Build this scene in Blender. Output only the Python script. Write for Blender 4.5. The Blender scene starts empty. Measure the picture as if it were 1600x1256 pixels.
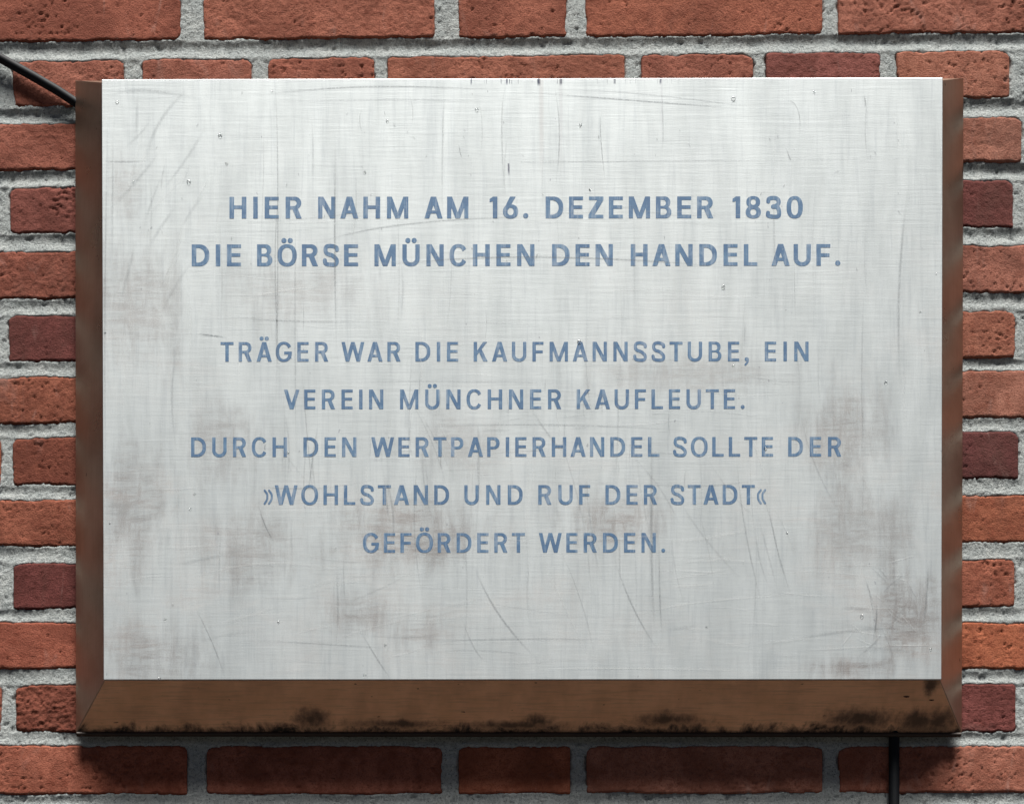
import bpy, math
import numpy as np
from mathutils import Vector, Matrix

# ------------------------------------------------------------------ scale
S = 0.00065                 # metres per photograph pixel on the wall plane (thin format bricks, 240 x 48 mm)
D_CAM = 2.343                 # camera to wall
D_PLQ = 0.050               # depth of the plaque box
CX, CZ = 558.0, 2584.0      # foot of the camera on the wall plane
def W(px, py):              # wall plane
    return ((px - 800) * S, (628 - py) * S)
def F(px, py, d=D_PLQ):     # the same on a plane d in front of the wall
    k = d / (D_CAM - d)
    return W((px + k * CX) / (1 + k), (py + k * CZ) / (1 + k))

# ------------------------------------------------------------------ camera
sc = bpy.context.scene
col = sc.collection
cam = bpy.data.cameras.new('camera')
camo = bpy.data.objects.new('camera', cam); col.objects.link(camo)
cx, cz = W(CX, CZ)
camo.location = (cx, -D_CAM, cz)
camo.rotation_euler = (math.radians(90), 0, 0)
VW = 1600 * S
cam.sensor_width = 36
cam.lens = 36 * D_CAM / VW
cam.shift_x = (800 - CX) / 1600
cam.shift_y = (CZ - 628) / 1600
cam.clip_start = 0.05; cam.clip_end = 2000
sc.camera = camo

# ------------------------------------------------------------------ world, sun, exposure
SUN_EL, SUN_AZ = math.radians(69.5), math.radians(8)
w = bpy.data.worlds.new('World'); sc.world = w; w.use_nodes = True
nt = w.node_tree
sky = nt.nodes.new('ShaderNodeTexSky'); sky.sky_type = 'NISHITA'; sky.sun_disc = False
sky.sun_elevation = SUN_EL; sky.sun_rotation = math.pi - SUN_AZ
sky.air_density = 0.06; sky.dust_density = 0.0; sky.ozone_density = 1.0
nt.links.new(sky.outputs[0], nt.nodes['Background'].inputs[0])
nt.nodes['Background'].inputs[1].default_value = 0.05
sl = bpy.data.lights.new('sun', 'SUN'); sl.energy = 5.0; sl.angle = math.radians(25); sl.color = (1, .97, .93)
so = bpy.data.objects.new('sun', sl); col.objects.link(so)
v = Vector((math.sin(SUN_AZ) * math.cos(SUN_EL), -math.cos(SUN_AZ) * math.cos(SUN_EL), math.sin(SUN_EL)))
so.rotation_euler = v.to_track_quat('Z', 'Y').to_euler()
sc.view_settings.view_transform = 'Standard'; sc.view_settings.look = 'None'
sc.view_settings.exposure = 0.82; sc.view_settings.gamma = 1.0

# ------------------------------------------------------------------ numpy noise
rng = np.random.RandomState(7)
_tab = rng.rand(512, 512).astype(np.float64)
def vnoise(x, y, seed=0):
    x = x + seed * 17.31; y = y + seed * 9.73
    xi = np.floor(x).astype(int); yi = np.floor(y).astype(int)
    fx = x - xi; fy = y - yi
    fx = fx * fx * fx * (fx * (fx * 6 - 15) + 10); fy = fy * fy * fy * (fy * (fy * 6 - 15) + 10)
    a = _tab[yi % 512, xi % 512]; b = _tab[yi % 512, (xi + 1) % 512]
    c = _tab[(yi + 1) % 512, xi % 512]; d = _tab[(yi + 1) % 512, (xi + 1) % 512]
    return (a + (b - a) * fx) * (1 - fy) + (c + (d - c) * fx) * fy - .5
def fbm(x, y, seed=0, o=4, g=.5):
    s = 0; a = 1; n = 0
    for i in range(o):
        s = s + a * vnoise(x * 2 ** i, y * 2 ** i, seed + i * 3); n += a; a *= g
    return s / n * 2

# ------------------------------------------------------------------ helpers
def mesh_np(name, V, Fq, smooth=True):
    me = bpy.data.meshes.new(name)
    V = np.asarray(V, dtype=np.float32); Fq = np.asarray(Fq, dtype=np.int32)
    n = Fq.shape[1]
    me.vertices.add(len(V)); me.vertices.foreach_set('co', V.ravel())
    me.loops.add(Fq.size); me.loops.foreach_set('vertex_index', Fq.ravel())
    me.polygons.add(len(Fq)); me.polygons.foreach_set('loop_start', np.arange(0, Fq.size, n, dtype=np.int32))
    try: me.polygons.foreach_set('loop_total', np.full(len(Fq), n, dtype=np.int32))
    except Exception: pass
    me.update(calc_edges=True)
    if smooth: me.polygons.foreach_set('use_smooth', np.ones(len(Fq), dtype=bool))
    me.validate()
    return me
def add(name, me, mat=None, parent=None, loc=(0, 0, 0), **props):
    o = bpy.data.objects.new(name, me); col.objects.link(o)
    o.location = loc
    if mat is not None and not me.materials: me.materials.append(mat)
    if parent is not None: o.parent = parent
    for k_, v_ in props.items(): o[k_] = v_
    return o
def empty(name, loc, **props):
    o = bpy.data.objects.new(name, None); col.objects.link(o); o.location = loc; o.empty_display_size = .05
    for k_, v_ in props.items(): o[k_] = v_
    return o

class N:                    # small node builder
    def __init__(s, name):
        s.m = bpy.data.materials.new(name); s.m.use_nodes = True
        s.t = s.m.node_tree; s.p = s.t.nodes['Principled BSDF']; s.tc = s.t.nodes.new('ShaderNodeTexCoord')
    def new(s, ty, **kw):
        n = s.t.nodes.new(ty)
        for k_, v_ in kw.items(): setattr(n, k_, v_)
        return n
    def put(s, inp, v_):
        if v_ is None: return
        if isinstance(v_, bpy.types.NodeSocket): s.t.links.new(v_, inp)
        else: inp.default_value = v_
    def math(s, op, a, b=None, c=None, clamp=False):
        n = s.new('ShaderNodeMath', operation=op, use_clamp=clamp)
        s.put(n.inputs[0], a); s.put(n.inputs[1], b); s.put(n.inputs[2], c)
        return n.outputs[0]
    def vmath(s, op, a, b=None):
        n = s.new('ShaderNodeVectorMath', operation=op)
        s.put(n.inputs[0], a); s.put(n.inputs[1], b)
        return n.outputs[0]
    def mapping(s, v_, scale=(1, 1, 1), loc=(0, 0, 0), rot=(0, 0, 0)):
        n = s.new('ShaderNodeMapping'); s.put(n.inputs[0], v_)
        n.inputs['Location'].default_value = loc; n.inputs['Rotation'].default_value = rot; n.inputs['Scale'].default_value = scale
        return n.outputs[0]
    def noise(s, v_, scale, detail=4, rough=.55, dist=0):
        n = s.new('ShaderNodeTexNoise'); s.put(n.inputs['Vector'], v_)
        n.inputs['Scale'].default_value = scale; n.inputs['Detail'].default_value = detail
        n.inputs['Roughness'].default_value = rough; n.inputs['Distortion'].default_value = dist
        return n.outputs[0]
    def ramp(s, f, a, b, lo=0., hi=1.):
        n = s.new('ShaderNodeMapRange', interpolation_type='SMOOTHSTEP')
        s.put(n.inputs[0], f)
        for i_, v_ in zip((1, 2, 3, 4), (a, b, lo, hi)): n.inputs[i_].default_value = v_
        return n.outputs[0]
    def mix(s, f, a, b, mode='MIX'):
        n = s.new('ShaderNodeMix', data_type='RGBA', blend_type=mode, clamp_factor=True)
        s.put(n.inputs[0], f)
        s.put(n.inputs[6], a if not isinstance(a, tuple) else (*a, 1)); s.put(n.inputs[7], b if not isinstance(b, tuple) else (*b, 1))
        return n.outputs[2]
    def bump(s, h, strength, dist, prev=None):
        n = s.new('ShaderNodeBump'); n.inputs['Strength'].default_value = strength; n.inputs['Distance'].default_value = dist
        s.put(n.inputs['Height'], h)
        if prev is not None: s.put(n.inputs['Normal'], prev)
        return n.outputs[0]
    def sep(s, v_):
        n = s.new('ShaderNodeSeparateXYZ'); s.put(n.inputs[0], v_); return n.outputs
    def done(s, color=None, rough=None, metal=None, normal=None, spec=None, **kw):
        if color is not None: s.put(s.p.inputs['Base Color'], color if not isinstance(color, tuple) else (*color, 1))
        s.put(s.p.inputs['Roughness'], rough); s.put(s.p.inputs['Metallic'], metal)
        if spec is not None: s.put(s.p.inputs['Specular IOR Level'], spec)
        if normal is not None: s.put(s.p.inputs['Normal'], normal)
        return s.m

# ------------------------------------------------------------------ materials: brick, mortar
def mat_brick():
    n = N('fired_brick')
    oi = n.new('ShaderNodeObjectInfo')
    v_ = n.vmath('ADD', n.tc.outputs['Object'], oi.outputs['Location'])
    big = n.noise(v_, 22, 4, .6, .6)
    mid = n.noise(v_, 110, 5, .65, .3)
    fine = n.noise(v_, 620, 3, .7)
    grain = n.noise(v_, 1500, 2, .6)
    c = n.mix(n.ramp(big, .38, .62), n.mix(1, oi.outputs['Color'], (.80, .74, .70), 'MULTIPLY'), n.mix(1, oi.outputs['Color'], (1.22, 1.22, 1.20), 'MULTIPLY'))
    c = n.mix(n.ramp(mid, .44, .70, 0, .70), c, n.mix(1, oi.outputs['Color'], (.60, .42, .34), 'MULTIPLY'))
    c = n.mix(n.ramp(fine, .47, .68, 0, .75), c, n.mix(1, oi.outputs['Color'], (.52, .38, .34), 'MULTIPLY'))
    c = n.mix(n.ramp(grain, .56, .74, 0, .28), c, n.mix(1, oi.outputs['Color'], (1.5, 1.55, 1.5), 'MULTIPLY'))
    c = n.mix(n.ramp(n.noise(n.mapping(v_, (1, 1, .35)), 34, 3, .6, 1.5), .60, .80, 0, .22), c, (.55, .40, .35))
    salt = n.math('MULTIPLY', n.ramp(n.noise(n.mapping(v_, (1, 1, .5), (4, 0, 2)), 13, 5, .7, .8), .60, .78), n.ramp(fine, .4, .6, .3, 1))
    c = n.mix(n.math('MULTIPLY', salt, .30), c, (.42, .30, .26))
    soot = n.ramp(n.noise(n.mapping(v_, (1, 1, .7), (9, 0, 7)), 9, 5, .7, .4), .56, .76)
    c = n.mix(n.math('MULTIPLY', soot, .45), c, (.085, .038, .028))
    pit = n.noise(n.mapping(v_, (1, 1, 1.5)), 230, 2, .5, .8)
    pm = n.ramp(pit, .735, .77)
    c = n.mix(n.math('MULTIPLY', pm, .8), c, (.035, .014, .010))
    h1 = n.math('SUBTRACT', n.math('ADD', n.math('MULTIPLY', mid, .7), n.math('MULTIPLY', fine, .75)), n.math('MULTIPLY', pm, 1.1))
    h1 = n.math('ADD', h1, n.math('MULTIPLY', grain, .35))
    return n.done(c, .92, 0, n.bump(h1, .85, .0016), .25)
def mat_mortar():
    n = N('sandy_mortar')
    v_ = n.tc.outputs['Object']
    a = n.noise(v_, 45, 4, .6); b = n.noise(v_, 420, 4, .75); g = n.noise(v_, 1100, 2, .7); k_ = n.noise(v_, 760, 2, .5)
    c = n.mix(n.ramp(a, .3, .7), (.40, .435, .425), (.50, .525, .505))
    c = n.mix(n.ramp(b, .46, .66, 0, .8), c, (.20, .225, .225))
    c = n.mix(n.ramp(g, .54, .66, 0, .65), c, (.66, .68, .67))
    c = n.mix(n.ramp(k_, .64, .70, 0, .85), c, (.06, .065, .075))
    c = n.mix(n.ramp(n.noise(n.mapping(v_, (.6, 1, 1.4), (2, 0, 8)), 16, 5, .7, .5), .54, .74, 0, .45), c, (.22, .24, .235))
    h = n.math('ADD', n.math('MULTIPLY', b, 1.3), n.math('MULTIPLY', g, .6))
    h = n.math('SUBTRACT', h, n.math('MULTIPLY', n.ramp(k_, .64, .70), .6))
    return n.done(c, .95, 0, n.bump(h, 1.0, .0022), .2)
M_BRICK, M_MORTAR = mat_brick(), mat_mortar()

# ------------------------------------------------------------------ brick layout in photograph pixels
rows = [  # topL, topR, bottomL, bottomR
    (-8, -24, 66, 51), (94, 78, 168, 153), (193, 182, 268, 253), (292, 280, 365, 355), (392, 382, 467, 457),
    (492, 483, 565, 560), (588, 578, 662, 653), (683, 673, 759, 748), (780, 772, 853, 847), (879, 872, 951, 948),
    (971, 971, 1045, 1046), (1069, 1067, 1143, 1143), (1163, 1164, 1241, 1238), (1266, 1264, 1338, 1338), (1362, 1362, 1436, 1436)]
rows = [(-104, -122, -32, -46)] + rows
J = {
 -1: [(-60, 108), (135, 500), (525, 890), (915, 1090), (1115, 1480), (1505, 1680)],
 0: [(-82, 283), (317, 680), (716, 886), (914, 1286), (1309, 1676)],
 1: [(-162, -9), (19, 194), (222, 394), (418, 586), (605, 977), (1002, 1178), (1197, 1377), (1401, 1578), (1603, 1770)],
 2: [(-78, 290), (316, 684), (712, 886), (912, 1212), (1238, 1597), (1622, 1800)],
 3: [(-160, -8), (15, 190), (216, 390), (415, 782), (808, 1175), (1200, 1376), (1403, 1584), (1609, 1770)],
 4: [(-76, 292), (318, 686), (712, 886), (912, 1282), (1306, 1684)],
 5: [(-160, -10), (13, 188), (214, 388), (413, 586), (610, 978), (1003, 1178), (1204, 1380), (1405, 1587), (1612, 1770)],
 6: [(-80, 288), (314, 684), (712, 886), (912, 1282), (1306, 1682)],
 7: [(-160, 2), (19, 192), (218, 392), (416, 784), (810, 1178), (1202, 1378), (1405, 1592), (1616, 1770)],
 8: [(-78, 290), (316, 684), (712, 886), (912, 1282), (1306, 1684)],
 9: [(-160, -6), (20, 194), (220, 394), (418, 590), (614, 980), (1004, 1180), (1204, 1378), (1403, 1586), (1611, 1770)],
 10: [(-78, 290), (316, 684), (712, 886), (912, 1282), (1306, 1684)],
 11: [(-160, 3), (24, 198), (224, 396), (420, 786), (812, 1180), (1204, 1378), (1403, 1588), (1612, 1770)],
 12: [(-76, 293), (322, 692), (716, 892), (916, 1286), (1310, 1682)],
 13: [(-160, -4), (22, 196), (222, 394), (418, 590), (614, 982), (1006, 1182), (1206, 1380), (1404, 1588), (1612, 1770)],
 14: [(-78, 290), (316, 684), (712, 886), (912, 1282), (1306, 1684)]}
# fired colours (linear): orange red, mid red, dark liver red, pale rose
OR, MR, DR, PR = (.33, .098, .058), (.285, .090, .062), (.135, .034, .031), (.335, .125, .090)
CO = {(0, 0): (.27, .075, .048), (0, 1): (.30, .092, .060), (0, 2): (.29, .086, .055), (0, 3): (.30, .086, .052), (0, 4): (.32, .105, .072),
 (1, 1): MR, (1, 2): MR, (1, 3): (.285, .085, .057), (1, 4): (.31, .10, .066), (1, 5): (.29, .09, .062), (1, 6): (.215, .062, .052), (1, 7): (.33, .115, .078),
 (2, 0): (.27, .080, .055), (2, 4): PR, (3, 1): (.20, .056, .044), (3, 6): (.15, .038, .034), (4, 0): (.225, .063, .042), (4, 4): (.33, .115, .083),  # left-hand bricks also toned darker for the shade on that side
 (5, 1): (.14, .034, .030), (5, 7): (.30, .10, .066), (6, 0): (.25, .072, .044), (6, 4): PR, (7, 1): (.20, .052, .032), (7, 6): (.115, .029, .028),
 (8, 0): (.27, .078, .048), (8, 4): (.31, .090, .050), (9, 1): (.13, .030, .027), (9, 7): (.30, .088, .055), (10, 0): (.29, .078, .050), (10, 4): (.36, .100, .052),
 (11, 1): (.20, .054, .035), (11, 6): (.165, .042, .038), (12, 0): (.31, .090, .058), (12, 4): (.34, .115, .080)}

wall = empty('brick_wall', (0, 0, W(800, 1436)[1]), label='red brick wall with grey mortar joints filling the whole background behind the plaque', category='wall')
WZ = wall.location.z
bricks = []
for r, (tl, tr, bl, br) in enumerate(rows):
    ri = r - 1
    for j, (x0, x1) in enumerate(J[ri]):
        xm = (x0 + x1) / 2; t = xm / 1600
        yt = tl + (tr - tl) * t; yb = bl + (br - bl) * t
        slope = ((tr - tl) + (br - bl)) / 2 / 1600
        wx, wz = W(xm, (yt + yb) / 2)
        vis = not (x0 > 175 and x1 < 1440 and 230 < yt and yb < 1080)
        rq = np.random.RandomState(r * 31 + j)
        bricks.append(dict(seed=len(bricks) + 3, rc=(rq.uniform(.004, .011), rq.uniform(.004, .011), rq.uniform(.001, .005), rq.uniform(.001, .005)), x=wx, z=wz, w=(x1 - x0) * S, h=(yb - yt) * S, a=slope, row=ri, j=j, vis=vis))

def outline(b, u, v_):
    """ragged distance to the brick's edge, positive inside"""
    X = u + b['x']; Z = v_ + b['z']; sd_ = b['seed']; w2, h2 = b['w'] / 2, b['h'] / 2
    q = b['rc']; rc = np.where(v_ > 0, np.where(u < 0, q[0], q[1]), np.where(u < 0, q[2], q[3]))
    e_n = fbm(X * 150, Z * 150, sd_, 4, .65) * .0016 + fbm(X * 28, Z * 28, sd_ + 5, 3) * .0019
    qx = np.abs(u) - (w2 - rc); qz = np.abs(v_) - (h2 - rc)
    # corners rounder across than down, as in hand made bricks
    ax = np.maximum(qx, 0) ** 1.0; az = np.maximum(qz, 0)
    sd = np.hypot(ax * .8, az) + np.minimum(np.maximum(qx, qz), 0) - rc * np.where((qx > 0) & (qz > 0), .92, 1.)
    return -sd + e_n - .0003
def brick_mesh(b, seed):
    st = .0013 if b['vis'] else .006
    m = .0006
    w2, h2 = b['w'] / 2 + m, b['h'] / 2 + m
    nx = int(2 * w2 / st) + 1; ny = int(2 * h2 / st) + 1
    u, v_ = np.meshgrid(np.linspace(-w2, w2, nx), np.linspace(-h2, h2, ny))
    X = u + b['x']; Z = v_ + b['z']
    rs = np.random.RandomState(seed)
    e = outline(b, u, v_)
    R = .0026
    ee = np.clip(e / R, 0, 1)
    drop = R * (1 - np.sqrt(np.maximum(0, 1 - (1 - ee) ** 2)))
    drop = drop + np.maximum(0, -e) * 7
    rough = rs.uniform(.5, 1.5)
    if b['row'] == 11 and b['j'] == 1: rough = 3.0
    if (b['row'], b['j']) in ((5, 1), (6, 4), (9, 1), (2, 4)): rough = .5
    hgt = fbm(X * 14, Z * 20, seed, 3) * .0009
    hgt += fbm(X * 150, Z * 170, seed + 2, 4, .75) * .00042 * rough
    cr = np.abs(fbm(X * 30 + fbm(X * 60, Z * 60, seed) * .8, Z * 75, seed + 9, 3))
    cmask = np.clip(fbm(X * 13, Z * 17, seed + 31, 2) * 3 - .7, 0, 1)
    hgt -= np.clip(.07 - cr, 0, 1) / .07 * .0011 * rough * cmask
    hgt += fbm(X * 420, Z * 460, seed + 12, 2, .8) * .00036 * rough
    p = fbm(X * 300, Z * 300, seed + 40, 2) + fbm(X * 20, Z * 20, seed + 41, 2) * .35
    hgt -= np.clip(p - rs.uniform(.56, .72), 0, .10) / .10 * .0013
    Y = -(hgt - drop + rs.uniform(-.0006, .0004))
    Y = np.minimum(Y, .012)
    V = np.stack([u, Y, v_], -1)
    V[0, :, 1] = V[-1, :, 1] = .03; V[:, 0, 1] = V[:, -1, 1] = .03
    idx = np.arange(nx * ny).reshape(ny, nx)
    q = np.stack([idx[:-1, :-1], idx[:-1, 1:], idx[1:, 1:], idx[1:, :-1]], -1).reshape(-1, 4)
    return mesh_np('brick', V.reshape(-1, 3), q)
for i, b in enumerate(bricks):
    o = add('brick', brick_mesh(b, i + 3), M_BRICK, wall, (b['x'], 0, b['z'] - WZ))
    o.rotation_euler = (0, b['a'], 0)
    rs = np.random.RandomState(900 + i)
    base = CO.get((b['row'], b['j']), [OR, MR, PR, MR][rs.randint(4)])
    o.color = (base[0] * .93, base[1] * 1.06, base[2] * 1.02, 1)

# ------------------------------------------------------------------ mortar sheet: concave tooled joints
def build_mortar():
    st = .0013
    x0, z1 = W(-140, -100); x1, z0 = W(1740, 1420)
    xs = np.arange(x0, x1, st); zs = np.arange(z0, z1, st)
    X, Z = np.meshgrid(xs, zs)
    d = np.full(X.shape, 1.)
    for b in bricks:
        i0, i1 = np.searchsorted(xs, [b['x'] - b['w'] / 2 - .022, b['x'] + b['w'] / 2 + .022])
        j0, j1 = np.searchsorted(zs, [b['z'] - b['h'] / 2 - .022, b['z'] + b['h'] / 2 + .022])
        if i1 <= i0 or j1 <= j0: continue
        sx = X[j0:j1, i0:i1] - b['x']; sz = Z[j0:j1, i0:i1] - b['z']
        ca, sa = math.cos(b['a']), math.sin(b['a'])
        u = sx * ca - sz * sa; v_ = sx * sa + sz * ca
        sd = -outline(b, u, v_)
        d[j0:j1, i0:i1] = np.minimum(d[j0:j1, i0:i1], sd)
    # bed joints run through: sheltered hollow under the upper brick, sloping out to the top of the lower one
    px = X / S + 800; py = 628 - Z / S; tt = px / 1600
    rec = np.full(X.shape, .0011)
    wob = fbm(X * 35, Z * 35, 60, 3) * 3.0
    for a, b_ in zip(rows[:-1], rows[1:]):
        y0 = a[2] + (a[3] - a[2]) * tt; y1 = b_[0] + (b_[1] - b_[0]) * tt
        t = (py + wob - y0) / (y1 - y0)
        deep = .0015 + .0011 * np.clip((Z - .08) / .16, 0, 1) + fbm(X * 11, Z * 11, 61, 3) * .0013
        prof = np.where(t < .38, .0008 + (deep - .0008) * np.sin(np.clip(t / .38, 0, 1) * np.pi / 2), .0004 + (deep - .0004) * (.5 + .5 * np.cos(np.clip((t - .38) / .62, 0, 1) * np.pi)))
        m = np.clip((t + .12) / .12, 0, 1) * np.clip((1.10 - t) / .10, 0, 1)
        rec = rec * (1 - m) + prof * m
    dn = d + fbm(X * 90, Z * 90, 77, 4, .6) * .0012
    Y = rec + .0008 * (1 - np.exp(-np.maximum(dn, 0) / .004)) + .0002
    Y += np.maximum(0, -dn - .0004) * 1.6
    Y -= fbm(X * 28, Z * 28, 50, 3) * .0006
    Y -= fbm(X * 200, Z * 200, 51, 4, .8) * .0009
    p = fbm(X * 150, Z * 150, 52, 2)
    Y += np.clip(p - .56, 0, .1) / .1 * .0010
    keep = d > -.0045
    px0, pz1 = W(190, 170); px1, pz0 = W(1430, 1110)
    keep &= ~((X > px0) & (X < px1) & (Z > pz0) & (Z < pz1) & (np.sin(X * 0) > 1))
    ny, nx = X.shape
    idx = np.arange(nx * ny).reshape(ny, nx)
    kf = keep[:-1, :-1] | keep[1:, 1:] | keep[:-1, 1:] | keep[1:, :-1]
    q = np.stack([idx[:-1, :-1], idx[:-1, 1:], idx[1:, 1:], idx[1:, :-1]], -1)[kf]
    used = np.unique(q); remap = np.full(nx * ny, -1); remap[used] = np.arange(len(used))
    V = np.stack([X, Y, Z - WZ], -1).reshape(-1, 3)[used]
    add('mortar', mesh_np('mortar', V, remap[q]), M_MORTAR, wall)
build_mortar()

# ------------------------------------------------------------------ plaque
pl_base = F(816, 1061)
plaque = empty('plaque', (pl_base[0], 0, pl_base[1]), label='weathered pale metal memorial plaque with blue German lettering and bronze brown sides on brick wall', category='plaque')
PX, PZ = pl_base

def mat_plate():
    n = N('weathered_metal')
    v_ = n.tc.outputs['Object']
    X, Y, Z = n.sep(v_)
    vx = n.mapping(v_, (1, 1, .05)); hz = n.mapping(v_, (.05, 1, 1))
    vs = n.noise(vx, 330, 4, .7); hs = n.noise(hz, 330, 4, .7)
    vb = n.noise(n.mapping(v_, (1, 1, .10)), 45, 4, .6); hb = n.noise(n.mapping(v_, (.14, 1, 1)), 40, 4, .6)
    blot = n.noise(v_, 9, 5, .6, .5); blot2 = n.noise(n.mapping(v_, (1.5, 1, .35)), 26, 6, .7, .3); sp = n.noise(v_, 900, 2, .6)
    c = n.mix(n.ramp(blot2, .3, .7), (.545, .585, .585), (.60, .64, .64))
    c = n.mix(n.ramp(vb, .46, .72, 0, .22), c, (.47, .51, .52))
    c = n.mix(n.ramp(hb, .52, .75, 0, .12), c, (.49, .525, .53))
    c = n.mix(n.ramp(vs, .48, .70, 0, .30), c, (.38, .42, .44))
    c = n.mix(n.ramp(hs, .52, .72, 0, .10), c, (.38, .42, .44))
    c = n.mix(n.ramp(vs, .44, .26, 0, .20), c, (.62, .64, .63))
    # brownish smudges: strongest low down and at the sides
    low = n.ramp(Z, .68, .05)
    side = n.ramp(n.math('ABSOLUTE', X), .22, .44)
    amt = n.math('ADD', n.math('MULTIPLY', low, .55), n.math('MULTIPLY', n.math('MULTIPLY', side, low), .45), clamp=True)
    smu = n.math('MULTIPLY', n.ramp(n.noise(n.mapping(v_, (1, 1, 1.5), (3, 0, 1)), 8.5, 6, .62, .7), .44, .68), amt)
    wr1 = n.noise(n.mapping(v_, (.16, 1, 1), (0, 0, 5), (0, .20, 0)), 120, 5, .75, .4)
    wr2 = n.noise(n.mapping(v_, (1, 1, .14), (3, 0, 5), (0, .12, 0)), 110, 5, .75, .4)
    scrub = n.math('MAXIMUM', n.ramp(wr1, .40, .62), n.math('MULTIPLY', n.ramp(wr2, .42, .64), .9))
    scrub = n.math('MULTIPLY', n.math('ADD', n.math('MULTIPLY', scrub, .75), .25), n.ramp(sp, .35, .62, .6, 1))
    smu = n.math('MULTIPLY', smu, scrub)
    c = n.mix(n.math('MULTIPLY', smu, .72), c, (.27, .235, .22))
    wipe = n.math('MULTIPLY', n.ramp(n.noise(n.mapping(v_, (.30, 1, 1), (1, 0, 2), (0, .25, 0)), 60, 4, .6, 1.2), .55, .75), n.ramp(Z, .3, .0))
    c = n.mix(n.math('MULTIPLY', wipe, .5), c, (.60, .62, .61))
    def spot(px, py, rx, rz, colr, k_):
        nonlocal c
        a, b_ = F(px, py)
        dx = n.math('DIVIDE', n.math('SUBTRACT', X, a - PX), rx * S); dz = n.math('DIVIDE', n.math('SUBTRACT', Z, b_ - PZ), rz * S)
        r2 = n.math('SQRT', n.math('ADD', n.math('MULTIPLY', dx, dx), n.math('MULTIPLY', dz, dz)))
        r2 = n.math('ADD', r2, n.math('MULTIPLY', n.math('SUBTRACT', blot2, .5), 3.0))
        c = n.mix(n.math('MULTIPLY', n.math('MULTIPLY', n.ramp(r2, 1.4, .1, 0, 1), k_ * 1.75), scrub), c, colr)
    BR = (.235, .20, .185)
    for q in ((960, 815, 75, 38, .45), (640, 835, 120, 50, .42), (1320, 680, 60, 60, .36), (220, 480, 70, 100, .30), (200, 800, 60, 90, .34),
              (570, 960, 60, 34, .36), (1420, 960, 60, 60, .52), (1340, 830, 80, 70, .30), (240, 1020, 80, 50, .36), (1330, 1045, 60, 18, .5),
              (350, 690, 60, 60, .28), (700, 690, 70, 50, .22), (480, 450, 110, 60, .20), (190, 290, 30, 60, .25), (400, 860, 80, 60, .30), (650, 990, 40, 30, .3), (1090, 585, 140, 26, .24)):
        spot(*q[:4], BR, q[4])
    # dark drips hanging from the upper edge
    dr = n.noise(n.mapping(v_, (1, 1, .02)), 300, 3, .8)
    a0 = F(730, 130)[0] - PX; a1 = F(1100, 130)[0] - PX
    zone = n.math('MULTIPLY', n.ramp(X, a0, a0 + .03), n.ramp(X, a1, a1 - .1))
    top = F(800, 124)[1] - PZ
    c = n.mix(n.math('MULTIPLY', n.math('MULTIPLY', n.ramp(dr, .57, .64), zone), n.ramp(Z, top - .0058, top - .0035)), c, (.03, .04, .07))
    def drip(px, py0, py1, wd, k_, colr):
        nonlocal c
        a = F(px, py0)[0] - PX; z0 = F(px, py1)[1] - PZ; z1 = F(px, py0)[1] - PZ
        xx = n.math('ADD', n.math('SUBTRACT', X, a), n.math('MULTIPLY', n.math('SUBTRACT', n.noise(n.mapping(v_, (1, 1, 1)), 70, 2), .5), .0015))
        m = n.math('MULTIPLY', n.ramp(n.math('ABSOLUTE', xx), wd * S, wd * S * .3), n.math('MULTIPLY', n.ramp(Z, z0, z0 + (z1 - z0) * .6), n.math('LESS_THAN', Z, z1 + .0015)))
        c = n.mix(n.math('MULTIPLY', m, k_), c, colr)
    drip(842, 124, 137, 3.6, .95, (.02, .03, .06)); drip(876, 124, 136, 2.4, .9, (.02, .03, .06)); drip(1032, 124, 134, 2.2, .8, (.03, .04, .08)); drip(736, 124, 135, 1.6, .8, (.05, .06, .1)); drip(792, 124, 135, 2.2, .8, (.05, .06, .1))
    drip(846, 124, 300, 5, .34, (.42, .40, .39)); drip(876, 124, 300, 4, .28, (.42, .42, .43)); drip(1034, 124, 230, 2.5, .28, (.45, .46, .48)); drip(795, 258, 277, 2, .85, (.08, .08, .12))
    # small dark specks
    c = n.mix(n.ramp(n.noise(n.mapping(v_, (1, 1, .55)), 210, 1, .5), .80, .83, 0, .5), c, (.20, .21, .24))
    c = n.mix(n.ramp(sp, .50, .72, 0, .22), c, (.35, .38, .40))
    rg = n.math('ADD', .40, n.math('MULTIPLY', n.math('SUBTRACT', blot2, .5), .09))
    rg = n.math('ADD', rg, n.math('MULTIPLY', smu, .15))
    h = n.math('ADD', n.math('ADD', vs, hs), n.math('MULTIPLY', sp, .5))
    return n.done(c, rg, .55, n.bump(h, .18, .0004), .4)

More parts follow.
